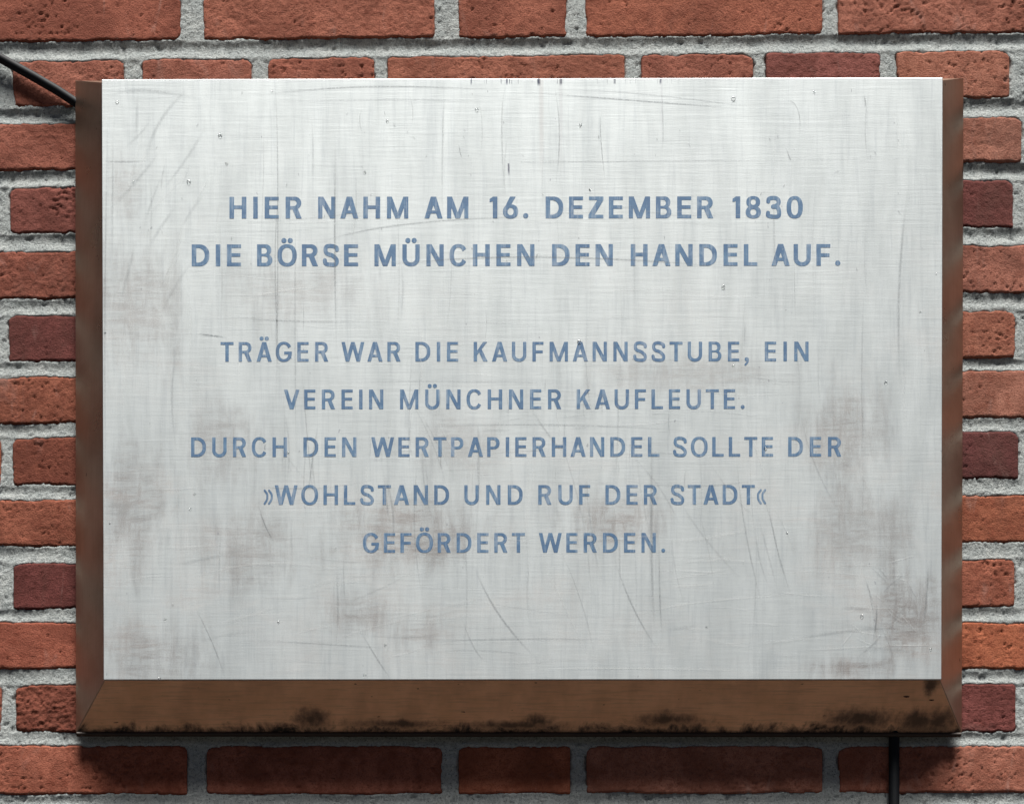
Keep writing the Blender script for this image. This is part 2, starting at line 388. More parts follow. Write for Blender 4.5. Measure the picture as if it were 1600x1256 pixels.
def mat_bronze(name, vert, grime):
    n = N(name)
    v_ = n.tc.outputs['Object']; X, Y, Z = n.sep(v_)
    mp = n.mapping(v_, (1, 1, .06)) if vert else n.mapping(v_, (.06, 1, 1))
    br = n.noise(mp, 500, 3, .6); a = n.noise(v_, 20, 4, .6)
    c = n.mix(n.ramp(a, .35, .65), (.34, .235, .17), (.41, .29, .215))
    if grime:
        c = n.mix(n.ramp(a, .30, .68), (.80, .44, .25), (.95, .54, .32))  # same bronze, base brightened in place of light from below
        c = n.mix(n.ramp(n.noise(n.mapping(v_, (1, 1, .12), (2, 0, 3)), 34, 4, .6), .42, .68, 0, .45), c, (.60, .33, .20))
    c = n.mix(n.ramp(br, .45, .7, 0, .25), c, (.28, .19, .14))
    pit = n.noise(n.mapping(v_, (1, 1, .35) if vert else (.4, 1, 1)), 260, 1, .5)
    c = n.mix(n.ramp(pit, .76, .80, 0, .8), c, (.03, .02, .02))
    met = .9; rg = n.math('ADD', .24, n.math('MULTIPLY', a, .10))
    if grime:
        g = n.noise(n.mapping(v_, (1, 1, 1)), 38, 5, .7, .4)
        g2 = n.noise(n.mapping(v_, (1, 1, .3)), 120, 4, .7)
        zz = n.ramp(Z, -.022, -.037)   # towards the lower rim
        gm = n.math('MULTIPLY', n.ramp(n.math('ADD', n.math('MULTIPLY', g, .7), n.math('ADD', n.math('MULTIPLY', g2, .3), n.math('MULTIPLY', zz, .26))), .60, .84), n.ramp(Z, -.022, -.031))
        for px, py, rx, rz in ((1430, 1132, 28, 16), (1462, 1132, 22, 18), (487, 1130, 22, 14), (842, 1134, 16, 10), (1340, 1128, 40, 14), (1455, 1068, 9, 14), (800, 1140, 60, 6), (620, 1137, 50, 6), (1040, 1130, 40, 10)):
            k_ = D_PLQ * (1145 - py) / 84
            q = F(px, py, k_); dx = n.math('DIVIDE', n.math('SUBTRACT', X, q[0] - PX), rx * S); dz = n.math('DIVIDE', n.math('SUBTRACT', Z, q[1] - PZ), rz * S * .6)
            r2 = n.math('ADD', n.math('SQRT', n.math('ADD', n.math('MULTIPLY', dx, dx), n.math('MULTIPLY', dz, dz))), n.math('MULTIPLY', n.math('ADD', n.math('SUBTRACT', g, .5), n.math('MULTIPLY', n.math('SUBTRACT', g2, .5), .8)), 2.6))
            gm = n.math('MAXIMUM', gm, n.ramp(r2, 2.0, .1, 0, .86))
        c = n.mix(gm, c, (.030, .020, .012))
        rg = n.math('ADD', n.math('ADD', .42, n.math('MULTIPLY', a, .1)), n.math('MULTIPLY', gm, .4))
        met = n.math('SUBTRACT', .62, n.math('MULTIPLY', gm, .6))
    return n.done(c, rg, met, n.bump(br, .15, .0003), .5)
M_PLATE = mat_plate(); M_SIDE = mat_bronze('bronze_side', True, False); M_BOT = mat_bronze('bronze_underside', False, True)

import bmesh
def prism(name, ring_f, ring_b, mat, parent, bevel=0, seg=2, **props):
    """closed solid between two rings of corners (world coords, made local to the plaque)"""
    bm = bmesh.new()
    a = [bm.verts.new((p[0] - PX, p[1], p[2] - PZ)) for p in ring_f]; b = [bm.verts.new((p[0] - PX, p[1], p[2] - PZ)) for p in ring_b]
    bm.faces.new(a); bm.faces.new(b[::-1])
    k = len(a)
    for i in range(k): bm.faces.new((a[i], b[i], b[(i + 1) % k], a[(i + 1) % k]))
    bmesh.ops.recalc_face_normals(bm, faces=bm.faces)
    if bevel: bmesh.ops.bevel(bm, geom=bm.edges[:], offset=bevel, segments=seg, profile=.5, affect='EDGES')
    me = bpy.data.meshes.new(name); bm.to_mesh(me); bm.free()
    return add(name, me, mat, parent, **props)
T = .003                                   # plate thickness
c4 = [F(159, 124.5), F(1473, 121.5), F(1471, 1061), F(162, 1061.5)]
yF = -D_PLQ
plate = prism('face_plate', [(x, yF, z) for x, z in c4], [(x, yF + T, z) for x, z in c4], M_PLATE, plaque, .0005)
# side sheets slope outward from behind the plate to the wall
i_ = .0012
fl = [(c4[0][0] + i_, c4[0][1] - i_), (c4[1][0] - i_, c4[1][1] - i_), (c4[2][0] - i_, c4[2][1] + i_), (c4[3][0] + i_, c4[3][1] + i_)]
bk = [F(117.5, 126, .009), F(1505.5, 122, .009), F(1503, 1146, .009), F(118.5, 1145, .009)]
yA, yB = yF + T - .0002, -.009
g_ = .0007
def sheet(name, A0, A1, B1, B0, mat, inward, **props):
    """quad sheet: A front edge, B back edge, thickened 2 mm along 'inward'"""
    iv = Vector(inward) * .002
    f = [(A0[0], yA, A0[1]), (A1[0], yA, A1[1]), (B1[0], yB, B1[1]), (B0[0], yB, B0[1])]
    return prism(name, f, [tuple(Vector(p) + iv) for p in f], mat, plaque, .0003, 1, **props)
sheet('side_panel', (fl[0][0], fl[0][1]), (fl[3][0], fl[3][1] + g_), (bk[3][0], bk[3][1] + g_ * 1.5), bk[0], M_SIDE, (1, .2, 0))
sheet('side_panel', (fl[1][0], fl[1][1]), (fl[2][0], fl[2][1] + g_), (bk[2][0], bk[2][1] + g_ * 1.5), bk[1], M_SIDE, (-1, .2, 0))
sheet('bottom_panel', (fl[3][0] + g_, fl[3][1]), (fl[2][0] - g_, fl[2][1]), (bk[2][0] - g_ * 1.5, bk[2][1]), (bk[3][0] + g_ * 1.5, bk[3][1]), M_BOT, (0, .2, 1))
sheet('top_panel', fl[0], fl[1], (bk[1][0] - .001, bk[1][1] - .0005), (bk[0][0] + .001, bk[0][1] - .0005), M_SIDE, (0, .2, -1))
# rolled lower rim at the wall
def tube(name, pts, r, mat, parent=None, n=16, org=(0, 0, 0), **props):
    P = [Vector(p) for p in pts]; V = []; Fq = []
    for i, p in enumerate(P):
        t = (P[min(i + 1, len(P) - 1)] - P[max(i - 1, 0)]).normalized()
        a = t.orthogonal().normalized() if i == 0 else (a_prev - t * a_prev.dot(t)).normalized()
        a_prev = a; b = t.cross(a)
        for k in range(n):
            an = 2 * math.pi * k / n
            V.append(tuple(p + (a * math.cos(an) + b * math.sin(an)) * r - Vector(org)))
    for i in range(len(P) - 1):
        for k in range(n):
            Fq.append((i * n + k, i * n + (k + 1) % n, (i + 1) * n + (k + 1) % n, (i + 1) * n + k))
    return add(name, mesh_np(name, V, Fq), mat, parent, **props)
nm = N('grimy_rim'); M_RIM = nm.done(nm.mix(nm.noise(nm.tc.outputs['Object'], 60, 4), (.008, .006, .005), (.05, .028, .016)), .6, .2)
rim_l, rim_r = F(120, 1146.5, .0105), F(1501, 1147.5, .0105)
tube('lower_rim', [(rim_l[0], -.0105, rim_l[1]), (rim_r[0], -.0105, rim_r[1])], .0022, M_RIM, plaque, 12, (PX, 0, PZ))
# stain spots on the underside, added as small flattened domes
def stain_spot(px, py):
    d = D_PLQ * (1145 - py) / 84
    x, z = F(px, py, d)
    bm = bmesh.new(); bmesh.ops.create_uvsphere(bm, u_segments=14, v_segments=8, radius=.0034)
    for v_ in bm.verts: v_.co.z *= .22
    me = bpy.data.meshes.new('stain_spot'); bm.to_mesh(me); bm.free()
    for p in me.polygons: p.use_smooth = True
    o = add('stain_spot', me, M_STAIN, plaque, (x - PX, -d, z - PZ))
    o.rotation_euler = (math.atan2(fl[3][1] - bk[3][1], yB - yA) * 1.0, 0, 0)
nr = N('dark_stain'); M_STAIN = nr.done(nr.mix(nr.ramp(nr.noise(nr.tc.outputs['Object'], 400, 3), .35, .6), (.02, .014, .01), (.16, .10, .07)), .5, .5)
stain_spot(222, 1112); stain_spot(1416, 1087); stain_spot(1455, 1092)

# ------------------------------------------------------------------ letters: outlines drawn as fields, cut by marching squares
GR = np.meshgrid(np.arange(-.14, 1.5, 1 / 60.), np.arange(-.32, 1.42, 1 / 60.))
gx, gy = GR
def rect(a, b, c, d): return np.minimum(np.minimum(gx - a, c - gx), np.minimum(gy - b, d - gy))
def rbox(a, b, c, d, r):
    r = min(r, (c - a) / 2 - 1e-3, (d - b) / 2 - 1e-3)
    qx = np.abs(gx - (a + c) / 2) - ((c - a) / 2 - r); qy = np.abs(gy - (b + d) / 2) - ((d - b) / 2 - r)
    return -(np.hypot(np.maximum(qx, 0), np.maximum(qy, 0)) + np.minimum(np.maximum(qx, qy), 0) - r)
def sell(x, y, a, b, n=2.25):
    return (1 - (np.abs((gx - x) / a) ** n + np.abs((gy - y) / b) ** n) ** (1 / n)) * min(a, b)
def poly(*p):               # convex polygon, any winding
    p = np.array(p, float)
    ar = np.sum(p[:, 0] * np.roll(p[:, 1], -1) - np.roll(p[:, 0], -1) * p[:, 1])
    if ar < 0: p = p[::-1]
    f = np.full(gx.shape, 9.)
    for i in range(len(p)):
        a, b = p[i], p[(i + 1) % len(p)]; e = b - a; l = np.hypot(*e)
        f = np.minimum(f, ((gy - a[1]) * e[0] - (gx - a[0]) * e[1]) / l)
    return f
U = lambda *a: np.maximum.reduce(a)
I = lambda *a: np.minimum.reduce(a)
def ring(x, y, a, b, v, h, n=2.25): return I(sell(x, y, a, b, n), -sell(x, y, a - v, b - h, n))
def spline(pts, wd, sub=10):
    P = np.array(pts, float); Q = [2 * P[0] - P[1], *P, 2 * P[-1] - P[-2]]; out = []
    for i in range(1, len(Q) - 2):
        for t in np.linspace(0, 1, sub, endpoint=False):
            p0, p1, p2, p3 = Q[i - 1:i + 3]
            out.append(.5 * ((2 * p1) + (-p0 + p2) * t + (2 * p0 - 5 * p1 + 4 * p2 - p3) * t ** 2 + (-p0 + 3 * p1 - 3 * p2 + p3) * t ** 3))
    out.append(P[-1]); out = np.array(out); f = np.full(gx.shape, 9.)
    m = len(out) - 1
    for i in range(m):
        a, b = out[i], out[i + 1]; e = b - a; l2 = e @ e
        t = ((gx - a[0]) * e[0] + (gy - a[1]) * e[1]) / l2
        tt = np.clip(t, 0, 1)
        dd = np.hypot(gx - a[0] - tt * e[0], gy - a[1] - tt * e[1])
        if i == 0: dd = np.maximum(dd, np.where(t < 0, wd / 2 - t * math.sqrt(l2), 0))
        if i == m - 1: dd = np.maximum(dd, np.where(t > 1, wd / 2 + (t - 1) * math.sqrt(l2), 0))
        f = np.minimum(f, dd)
    return wd / 2 - f
WD = {  # widths (bold, regular)
 'A': (.84, .78), 'B': (.71, .66), 'C': (.81, .78), 'D': (.81, .76), 'E': (.65, .58), 'F': (.65, .57), 'G': (.86, .81), 'H': (.78, .745), 'I': (.215, .18),
 'K': (.78, .72), 'L': (.63, .59), 'M': (.985, .94), 'N': (.80, .735), 'O': (.90, .86), 'P': (.70, .66), 'R': (.745, .68), 'S': (.73, .69), 'T': (.70, .67), 'U': (.80, .74),
 'V': (.84, .80), 'W': (1.2, 1.17), 'Z': (.69, .66), '0': (.75, .7), '1': (.36, .33), '3': (.69, .65), '6': (.70, .66), '8': (.70, .66), '.': (.24, .20), ',': (.22, .21), '»': (.47, .46), '«': (.47, .46)}
SB = {'A': -.09, 'V': -.09, 'W': -.09, 'T': -.07, 'O': -.045, 'C': -.04, 'G': -.035, 'S': -.04, 'L': -.02, 'P': -.01, 'K': -.02, 'Z': -.02, '.': -.03, ',': -.05, '»': -.10, '«': -.10, '1': .0, 'F': -.02}
def glyph(ch, bold):
    v, h = (.213, .163) if bold else (.178, .142)
    base = {'Ä': 'A', 'Ö': 'O', 'Ü': 'U'}.get(ch, ch); w_ = WD[base][0 if bold else 1]
    dv = v * 1.06
    if base == 'H': f = U(rect(0, 0, v, 1), rect(w_ - v, 0, w_, 1), rect(0, .5 - h / 2 + .02, w_, .5 + h / 2 + .02))
    elif base == 'I': f = rect(0, 0, v, 1)
    elif base == 'E': f = U(rect(0, 0, v, 1), rect(0, 0, w_, h), rect(0, 1 - h, w_, 1), rect(0, .515 - h / 2, w_ - .03, .515 + h / 2))
    elif base == 'F': f = U(rect(0, 0, v, 1), rect(0, 1 - h, w_, 1), rect(0, .49 - h / 2, w_ - .04, .49 + h / 2))
    elif base == 'L': f = U(rect(0, 0, v, 1), rect(0, 0, w_, h))
    elif base == 'T': f = U(rect(w_ / 2 - v / 2, 0, w_ / 2 + v / 2, 1), rect(0, 1 - h, w_, 1))
    elif base == 'N': f = U(rect(0, 0, v * .94, 1), rect(w_ - v * .94, 0, w_, 1), poly((0, 1), (dv * 1.06, 1), (w_, 0), (w_ - dv * 1.06, 0)))
    elif base == 'M': f = U(rect(0, 0, v * .92, 1), rect(w_ - v * .92, 0, w_, 1), poly((0, 1), (dv * 1.02, 1), (w_ / 2 + dv * .45, 0), (w_ / 2 - dv * .45, 0)), poly((w_, 1), (w_ - dv * 1.02, 1), (w_ / 2 - dv * .45, 0), (w_ / 2 + dv * .45, 0)))
    elif base == 'A': f = U(poly((0, 0), (dv, 0), (w_ / 2 + dv * .55, 1), (w_ / 2 - dv * .55, 1)), poly((w_, 0), (w_ - dv, 0), (w_ / 2 - dv * .55, 1), (w_ / 2 + dv * .55, 1)), rect(w_ * .22, .225, w_ * .78, .225 + h * .88))
    elif base == 'V': f = U(poly((0, 1), (dv, 1), (w_ / 2 + dv * .52, 0), (w_ / 2 - dv * .52, 0)), poly((w_, 1), (w_ - dv, 1), (w_ / 2 - dv * .52, 0), (w_ / 2 + dv * .52, 0)))
    elif base == 'W':
        q = w_ / 4; dw = dv * .95; e = dw * .52
        f = U(poly((0, 1), (dw, 1), (q * 1.06 + e, 0), (q * 1.06 - e, 0)), poly((2 * q - e, 1), (2 * q + e, 1), (q * 1.06 + e, 0), (q * 1.06 - e, 0)),
              poly((2 * q - e, 1), (2 * q + e, 1), (w_ - q * 1.06 + e, 0), (w_ - q * 1.06 - e, 0)), poly((w_, 1), (w_ - dw, 1), (w_ - q * 1.06 - e, 0), (w_ - q * 1.06 + e, 0)))
    elif base == 'Z': f = U(rect(0, 0, w_, h), rect(.02, 1 - h, w_, 1), poly((0, h), (0, h * .9), (v * 1.3, h * .9), (w_, 1 - h), (w_, 1 - h * .9), (w_ - v * 1.3, 1 - h * .9)))
    elif base == 'K': f = U(rect(0, 0, v, 1), poly((v * .9, .30), (v * .9, .52), (w_ - dv * 1.25, 1), (w_ - .02, 1)), poly((w_ * .36, .52), (w_ * .52, .70), (w_, 0), (w_ - dv * 1.2, 0)))
    elif base == 'O': f = ring(w_ / 2, .5, w_ / 2, .515, v * .98, h * .98)
    elif base == '0': f = ring(w_ / 2, .5, w_ / 2, .515, v, h * .95, 2.35)
    elif base in 'CG':
        f = ring(w_ / 2 + .01, .5, w_ / 2 + .01, .515, v * .98, h * .98)
        c0 = (w_ / 2 + .01, .5)
        if base == 'C':
            f = I(f, -poly((c0[0] - .06, .5), (w_ * 1.35, .5 + .52), (w_ * 1.35, .5 - .52)))
            f = I(f, w_ * .985 - gx)
        else:
            f = I(f, -poly((c0[0] - .04, .5), (w_ * 1.4, 1.02), (w_ * 1.4, .5)))
            f = U(f, rect(w_ * .53, .37, w_ * .97, .37 + h), rect(w_ - v * .92, .16, w_ * .985, .37 + h))
    elif base == 'D':
        f = I(rbox(-w_, 0, w_, 1, .44), -I(rbox(-w_, h, w_ - v, 1 - h, .31), gx - v), gx)
    elif base == 'U':
        f = I(rbox(0, -.015, w_, 2, w_ * .47), 1 - gy, -rbox(v * .96, h, w_ - v * .96, 2, w_ * .30))
    elif base in 'PR':
        y0 = .42 if base == 'R' else .385
        f = U(rect(0, 0, v, 1), I(rbox(-w_, y0, w_ * .97, 1, .29), -rbox(-w_, y0 + h * .93, w_ * .97 - v, 1 - h, .15), gx))
        if base == 'R': f = U(f, poly((w_ * .40, y0 + .05), (w_ * .40 + dv * 1.1, y0 + .08), (w_, 0), (w_ - dv * 1.1, 0)))
    elif base == 'B':
        f = U(rect(0, 0, v, 1), I(rbox(-w_, .47, w_ * .93, 1, .25), -rbox(-w_, .47 + h * .6, w_ * .93 - v * .95, 1 - h * .95, .13), gx),
              I(rbox(-w_, 0, w_, .55, .27), -rbox(-w_, h * .95, w_ - v, .55 - h * .6, .14), gx))
    elif base == 'S':
        a = h / 2; r_ = v * .46
        f = spline([(w_ * .955 - r_ * .55, .735), (w_ * .83, .865), (w_ * .52, 1.012 - a), (w_ * .22, .90), (r_ + .015, .725), (w_ * .26, .575), (w_ * .62, .475), (w_ - r_ - .0, .275), (w_ * .80, .09), (w_ * .48, -.012 + a), (w_ * .17, .115), (r_ * .75, .285)], (v + h) / 2)
    elif base == '3':
        a = h / 2; m_ = (v + h) / 2
        f = U(spline([(m_ * .48, .75), (w_ * .19, .89), (w_ * .47, 1.012 - a), (w_ * .74, .885), (w_ * .83, .74), (w_ * .72, .59), (w_ * .42, .53)], m_),
              spline([(w_ * .42, .525), (w_ * .74, .50), (w_ - m_ / 2, .28), (w_ * .80, .09), (w_ * .47, -.012 + a), (w_ * .14, .12), (m_ * .45, .26)], m_))
    elif base == '8':
        f = U(ring(w_ / 2, .74, w_ * .455, .275, v * .95, h * .88), ring(w_ / 2, .275, w_ / 2, .29, v, h * .92))
    elif base == '6':
        f = U(ring(w_ / 2, .315, w_ / 2, .33, v, h * .98), I(poly((.035, .42), (w_ * .22 + .10, .42), (w_ * .84, 1), (w_ * .84 - v * 1.25, 1)), gy - .4))
    elif base == '1': f = U(rect(w_ - v, 0, w_, 1), poly((0, .89), (0, .74), (w_ - v + .03, .79), (w_ - v + .03, 1), (w_ - v + .01, 1)))
    elif base == '.': f = sell(w_ / 2, w_ / 2, w_ / 2, w_ / 2, 2)
    elif base == ',': f = U(sell(w_ / 2, .105, w_ / 2, .105, 2), spline([(w_ * .78, .09), (w_ * .68, -.04), (w_ * .1, -.19)], .10))
    elif base in '»«':
        P = [[(x, .74), (x + .135, .55), (x + .15, .40), (x + .13, .25), (x, .04)] for x in (.05, .27)]
        if base == '«': P = [[(w_ - x, y) for x, y in p] for p in P]
        f = U(*[spline(p, .11 if bold else .105) for p in P])
    if ch in 'ÄÖÜ':
        r_ = .12 if bold else .105; s_ = .145 if bold else .133
        f = U(f, sell(w_ / 2 - s_, 1.18, r_, r_, 2), sell(w_ / 2 + s_, 1.18, r_, r_, 2))
    return f, w_
def field_mesh(f, cap):
    """marching squares: interior of f > 0 as one flat sheet with clean outline"""
    ny, nx = f.shape; f = np.where(np.abs(f) < 1e-6, 1e-6, f)
    V = []; idx = {}; Fs = []
    def vert(key, x, y):
        if key not in idx: idx[key] = len(V); V.append((x * cap, 0, y * cap))
        return idx[key]
    act = np.argwhere((f[:-1, :-1] > 0) | (f[1:, :-1] > 0) | (f[:-1, 1:] > 0) | (f[1:, 1:] > 0))
    for j, i in act:
        cs = [(j, i), (j, i + 1), (j + 1, i + 1), (j + 1, i)]; poly_ = []
        for k in range(4):
            a, b = cs[k], cs[(k + 1) % 4]; fa, fb = f[a], f[b]
            if fa > 0: poly_.append(vert(a, gx[a], gy[a]))
            if (fa > 0) != (fb > 0):
                t = fa / (fa - fb); e = (min(a, b), max(a, b))
                poly_.append(vert(e, gx[a] + (gx[b] - gx[a]) * t, gy[a] + (gy[b] - gy[a]) * t))
        if len(poly_) >= 3: Fs.append(poly_)
    me = bpy.data.meshes.new('letter'); me.from_pydata(V, [], Fs); me.update()
    return me
def mat_ink():
    n = N('faded_blue_paint')
    oi = n.new('ShaderNodeObjectInfo')
    v_ = n.vmath('ADD', n.tc.outputs['Object'], oi.outputs['Location'])
    vs = n.noise(n.mapping(v_, (1, 1, .06)), 330, 4, .7); hs = n.noise(n.mapping(v_, (.06, 1, 1)), 330, 4, .7)
    b = n.noise(v_, 60, 4, .65, .5)
    c = n.mix(n.ramp(b, .35, .68), (.055, .128, .24), (.098, .195, .315))
    c = n.mix(n.ramp(n.noise(v_, 22, 2), .4, .7, 0, .5), c, (.070, .14, .255))
    c = n.mix(n.ramp(n.math('ADD', vs, n.math('MULTIPLY', n.math('SUBTRACT', b, .5), .5)), .48, .68, 0, .75), c, (.24, .31, .40))
    c = n.mix(n.ramp(hs, .54, .75, 0, .5), c, (.22, .27, .34))
    c = n.mix(n.ramp(vs, .42, .28, 0, .4), c, (.045, .08, .15))
    c = n.mix(n.ramp(n.noise(v_, 300, 3, .7), .62, .74, 0, .6), c, (.32, .36, .39))
    return n.done(c, .5, .1, n.bump(n.math('ADD', vs, hs), .15, .0003), .4)
M_INK = mat_ink()
LINES = [  # baseline px, cap px, bold, words with measured left and right ends
 (342, 34, 1, [('HIER', 358.5, 471.5), ('NAHM', 497, 638), ('AM', 663, 732), ('16.', 765, 825.5), ('DEZEMBER', 852.5, 1114.5), ('1830', 1144.5, 1254.5)]),
 (416.3, 33.8, 1, [('DIE', 299.5, 376.5), ('BÖRSE', 401.5, 559.5), ('MÜNCHEN', 585, 835), ('DEN', 862.5, 957.5), ('HANDEL', 985.5, 1183.5), ('AUF.', 1205.5, 1313)]),
 (565.3, 30.6, 0, [('TRÄGER', 344.5, 513), ('WAR', 533.5, 626), ('DIE', 649, 716), ('KAUFMANNSSTUBE,', 740, 1170), ('EIN', 1195, 1263.5)]),
 (639.6, 30.6, 0, [('VEREIN', 443.5, 599), ('MÜNCHNER', 625, 877), ('KAUFLEUTE.', 901, 1163.5)]),
 (714, 30.6, 0, [('DURCH', 298.5, 448.5), ('DEN', 474, 557), ('WERTPAPIERHANDEL', 580, 1030.5), ('SOLLTE', 1052, 1208), ('DER', 1231.5, 1314.5)]),
 (788.8, 31, 0, [('»WOHLSTAND', 411.5, 702), ('UND', 725.5, 817), ('RUF', 841, 922.5), ('DER', 946, 1027), ('STADT«', 1048, 1197.5)]),
 (863.6, 31, 0, [('GEFÖRDERT', 567, 820.5), ('WERDEN.', 842, 1039.5)])]
kF = 1 + D_PLQ / (D_CAM - D_PLQ)
cache = {}
for base_y, cap, bold, words in LINES:
    for word, xl, xr in words:
        g = []
        for ch in word:
            key = (ch, bold, round(cap))
            if key not in cache:
                f, w_ = glyph(ch, bold)
                me = field_mesh(f, cap * S / kF); me.materials.append(M_INK); cache[key] = (me, w_)
            g.append(cache[key])
        ws = [q[1] * cap for q in g]; bs = [{'Ä': 'A', 'Ö': 'O', 'Ü': 'U'}.get(ch, ch) for ch in word]
        sb = [SB.get(b, 0) * cap for b in bs]; m = len(word) - 1
        adj = sum(sb[i] + sb[i + 1] for i in range(m))
        gap = ((xr - xl) - sum(ws) - adj) / m
        x = xl
        for i, ch in enumerate(word):
            a, b = F(x, base_y - 1.2 * (x / 1600), D_PLQ + .00012)
            add('letter', g[i][0], None, plate, (a - PX, yF - .00012, b - PZ))
            if i < m: x += ws[i] + gap + sb[i] + sb[i + 1]

# ------------------------------------------------------------------ scratches and wipe marks: hair-thin ribbons on the face
DK, LT = (.20, .22, .235), (.72, .74, .73)
SCR = (((400, 150), (580, 136), (790, 142), 1.3, .5, DK), ((790, 142), (1000, 158), (1170, 171), 1.3, .5, DK), ((900, 140), (1050, 152), (1200, 172), 1, .35, DK),
              ((420, 160), (600, 156), (760, 158), 1, .3, DK), ((430, 130), (434, 320), (431, 700), 1.2, .35, DK), ((525, 200), (523, 380), (526, 560), 1.6, .45, DK),
              ((436, 300), (430, 420), (438, 600), 1, .4, DK), ((463, 330), (461, 500), (464, 800), 1, .28, DK), ((490, 384), (640, 350), (900, 338), 1.4, .38, DK),
              ((560, 420), (850, 402), (1200, 425), 1.4, .42, DK), ((640, 668), (860, 664), (1100, 674), 1.2, .3, DK), ((380, 467), (440, 455), (500, 448), 1.8, .5, LT),
              ((865, 130), (874, 210), (866, 300), 1.2, .35, DK), ((790, 135), (784, 200), (790, 330), 1.2, .3, DK), ((940, 175), (939, 220), (948, 300), .9, .45, DK),
              ((1421, 280), (1405, 450), (1408, 620), 2.2, .32, DK), ((1033, 130), (1036, 200), (1034, 240), 1, .3, DK), ((1020, 640), (1018, 850), (1024, 1005), 2.4, .32, DK),
              ((1030, 840), (1031, 930), (1035, 1000), 1.4, .35, DK), ((960, 870), (990, 950), (1032, 1020), 1.5, .38, DK), ((740, 880), (780, 960), (845, 1035), 1.8, .4, DK),
              ((560, 980), (590, 1030), (610, 1060), 1.4, .35, DK), ((720, 960), (740, 1010), (760, 1034), 1.2, .3, DK), ((1150, 700), (1165, 830), (1195, 960), 1.4, .3, DK),
              ((1200, 780), (1215, 860), (1240, 940), 1.4, .3, DK), ((300, 940), (330, 1000), (352, 1060), 1.2, .35, DK), ((405, 790), (414, 820), (430, 850), 1.2, .5, DK),
              ((498, 660), (488, 720), (482, 770), 1.3, .4, DK), ((470, 560), (480, 680), (488, 770), 1, .3, DK), ((600, 740), (614, 800), (612, 860), 2, .3, DK),
              ((1370, 942), (1369, 970), (1364, 1000), 1.5, .5, DK), ((1450, 870), (1448, 930), (1440, 990), 1.4, .4, DK), ((1385, 1007.6), (1420, 1008), (1465, 1007.6), 1.4, .75, LT),
              ((160, 252), (190, 253), (235, 252), 1.3, .5, DK), ((860, 252), (900, 253), (1460, 249), 1, .32, DK), ((400, 1000), (510, 1006), (620, 1014), 1.2, .35, DK),
              ((640, 1003), (800, 998), (960, 999), 1.5, .3, DK), ((830, 1045), (1000, 1044), (1180, 1048), 1.5, .4, LT), ((1000, 960), (1100, 940), (1300, 925), 2, .35, LT),
              ((306, 521), (330, 524), (356, 528), 1.3, .7, DK), ((1224, 155), (1246, 170), (1249, 215), 1, .35, DK), ((1350, 148), (1352, 160), (1351, 168), 1, .7, DK),
              ((170, 150), (230, 142), (330, 160), 3, .25, DK), ((230, 250), (250, 190), (300, 135), 3, .22, DK), ((1228, 230), (1233, 245), (1235, 250), 1, .5, DK),
              ((640, 150), (645, 175), (642, 200), 1, .25, DK), ((565, 170), (562, 190), (567, 210), 1, .3, DK), ((717, 225), (719, 238), (722, 248), 1, .5, DK),
              ((170, 130), (164, 480), (166, 760), 1.3, .3, DK), ((530, 600), (700, 596), (1000, 603), 1, .25, DK), ((280, 910), (420, 880), (560, 900), 2.2, .3, LT))
def mat_scratch():
    n = N('scratch_mark')
    at = n.new('ShaderNodeAttribute', attribute_name='mark')
    ac = n.new('ShaderNodeAttribute', attribute_name='tone')
    br = n.ramp(n.noise(n.tc.outputs['Object'], 420, 3, .7), .32, .58, .35, 1)
    n.done(n.mix(ac.outputs['Fac'], DK, LT), .5, .3)
    tr = n.new('ShaderNodeBsdfTransparent'); mx = n.new('ShaderNodeMixShader')
    n.put(mx.inputs[0], n.math('MULTIPLY', at.outputs['Fac'], br))
    n.t.links.new(tr.outputs[0], mx.inputs[1]); n.t.links.new(n.p.outputs[0], mx.inputs[2])
    n.t.links.new(mx.outputs[0], n.t.nodes['Material Output'].inputs['Surface'])
    return n.m
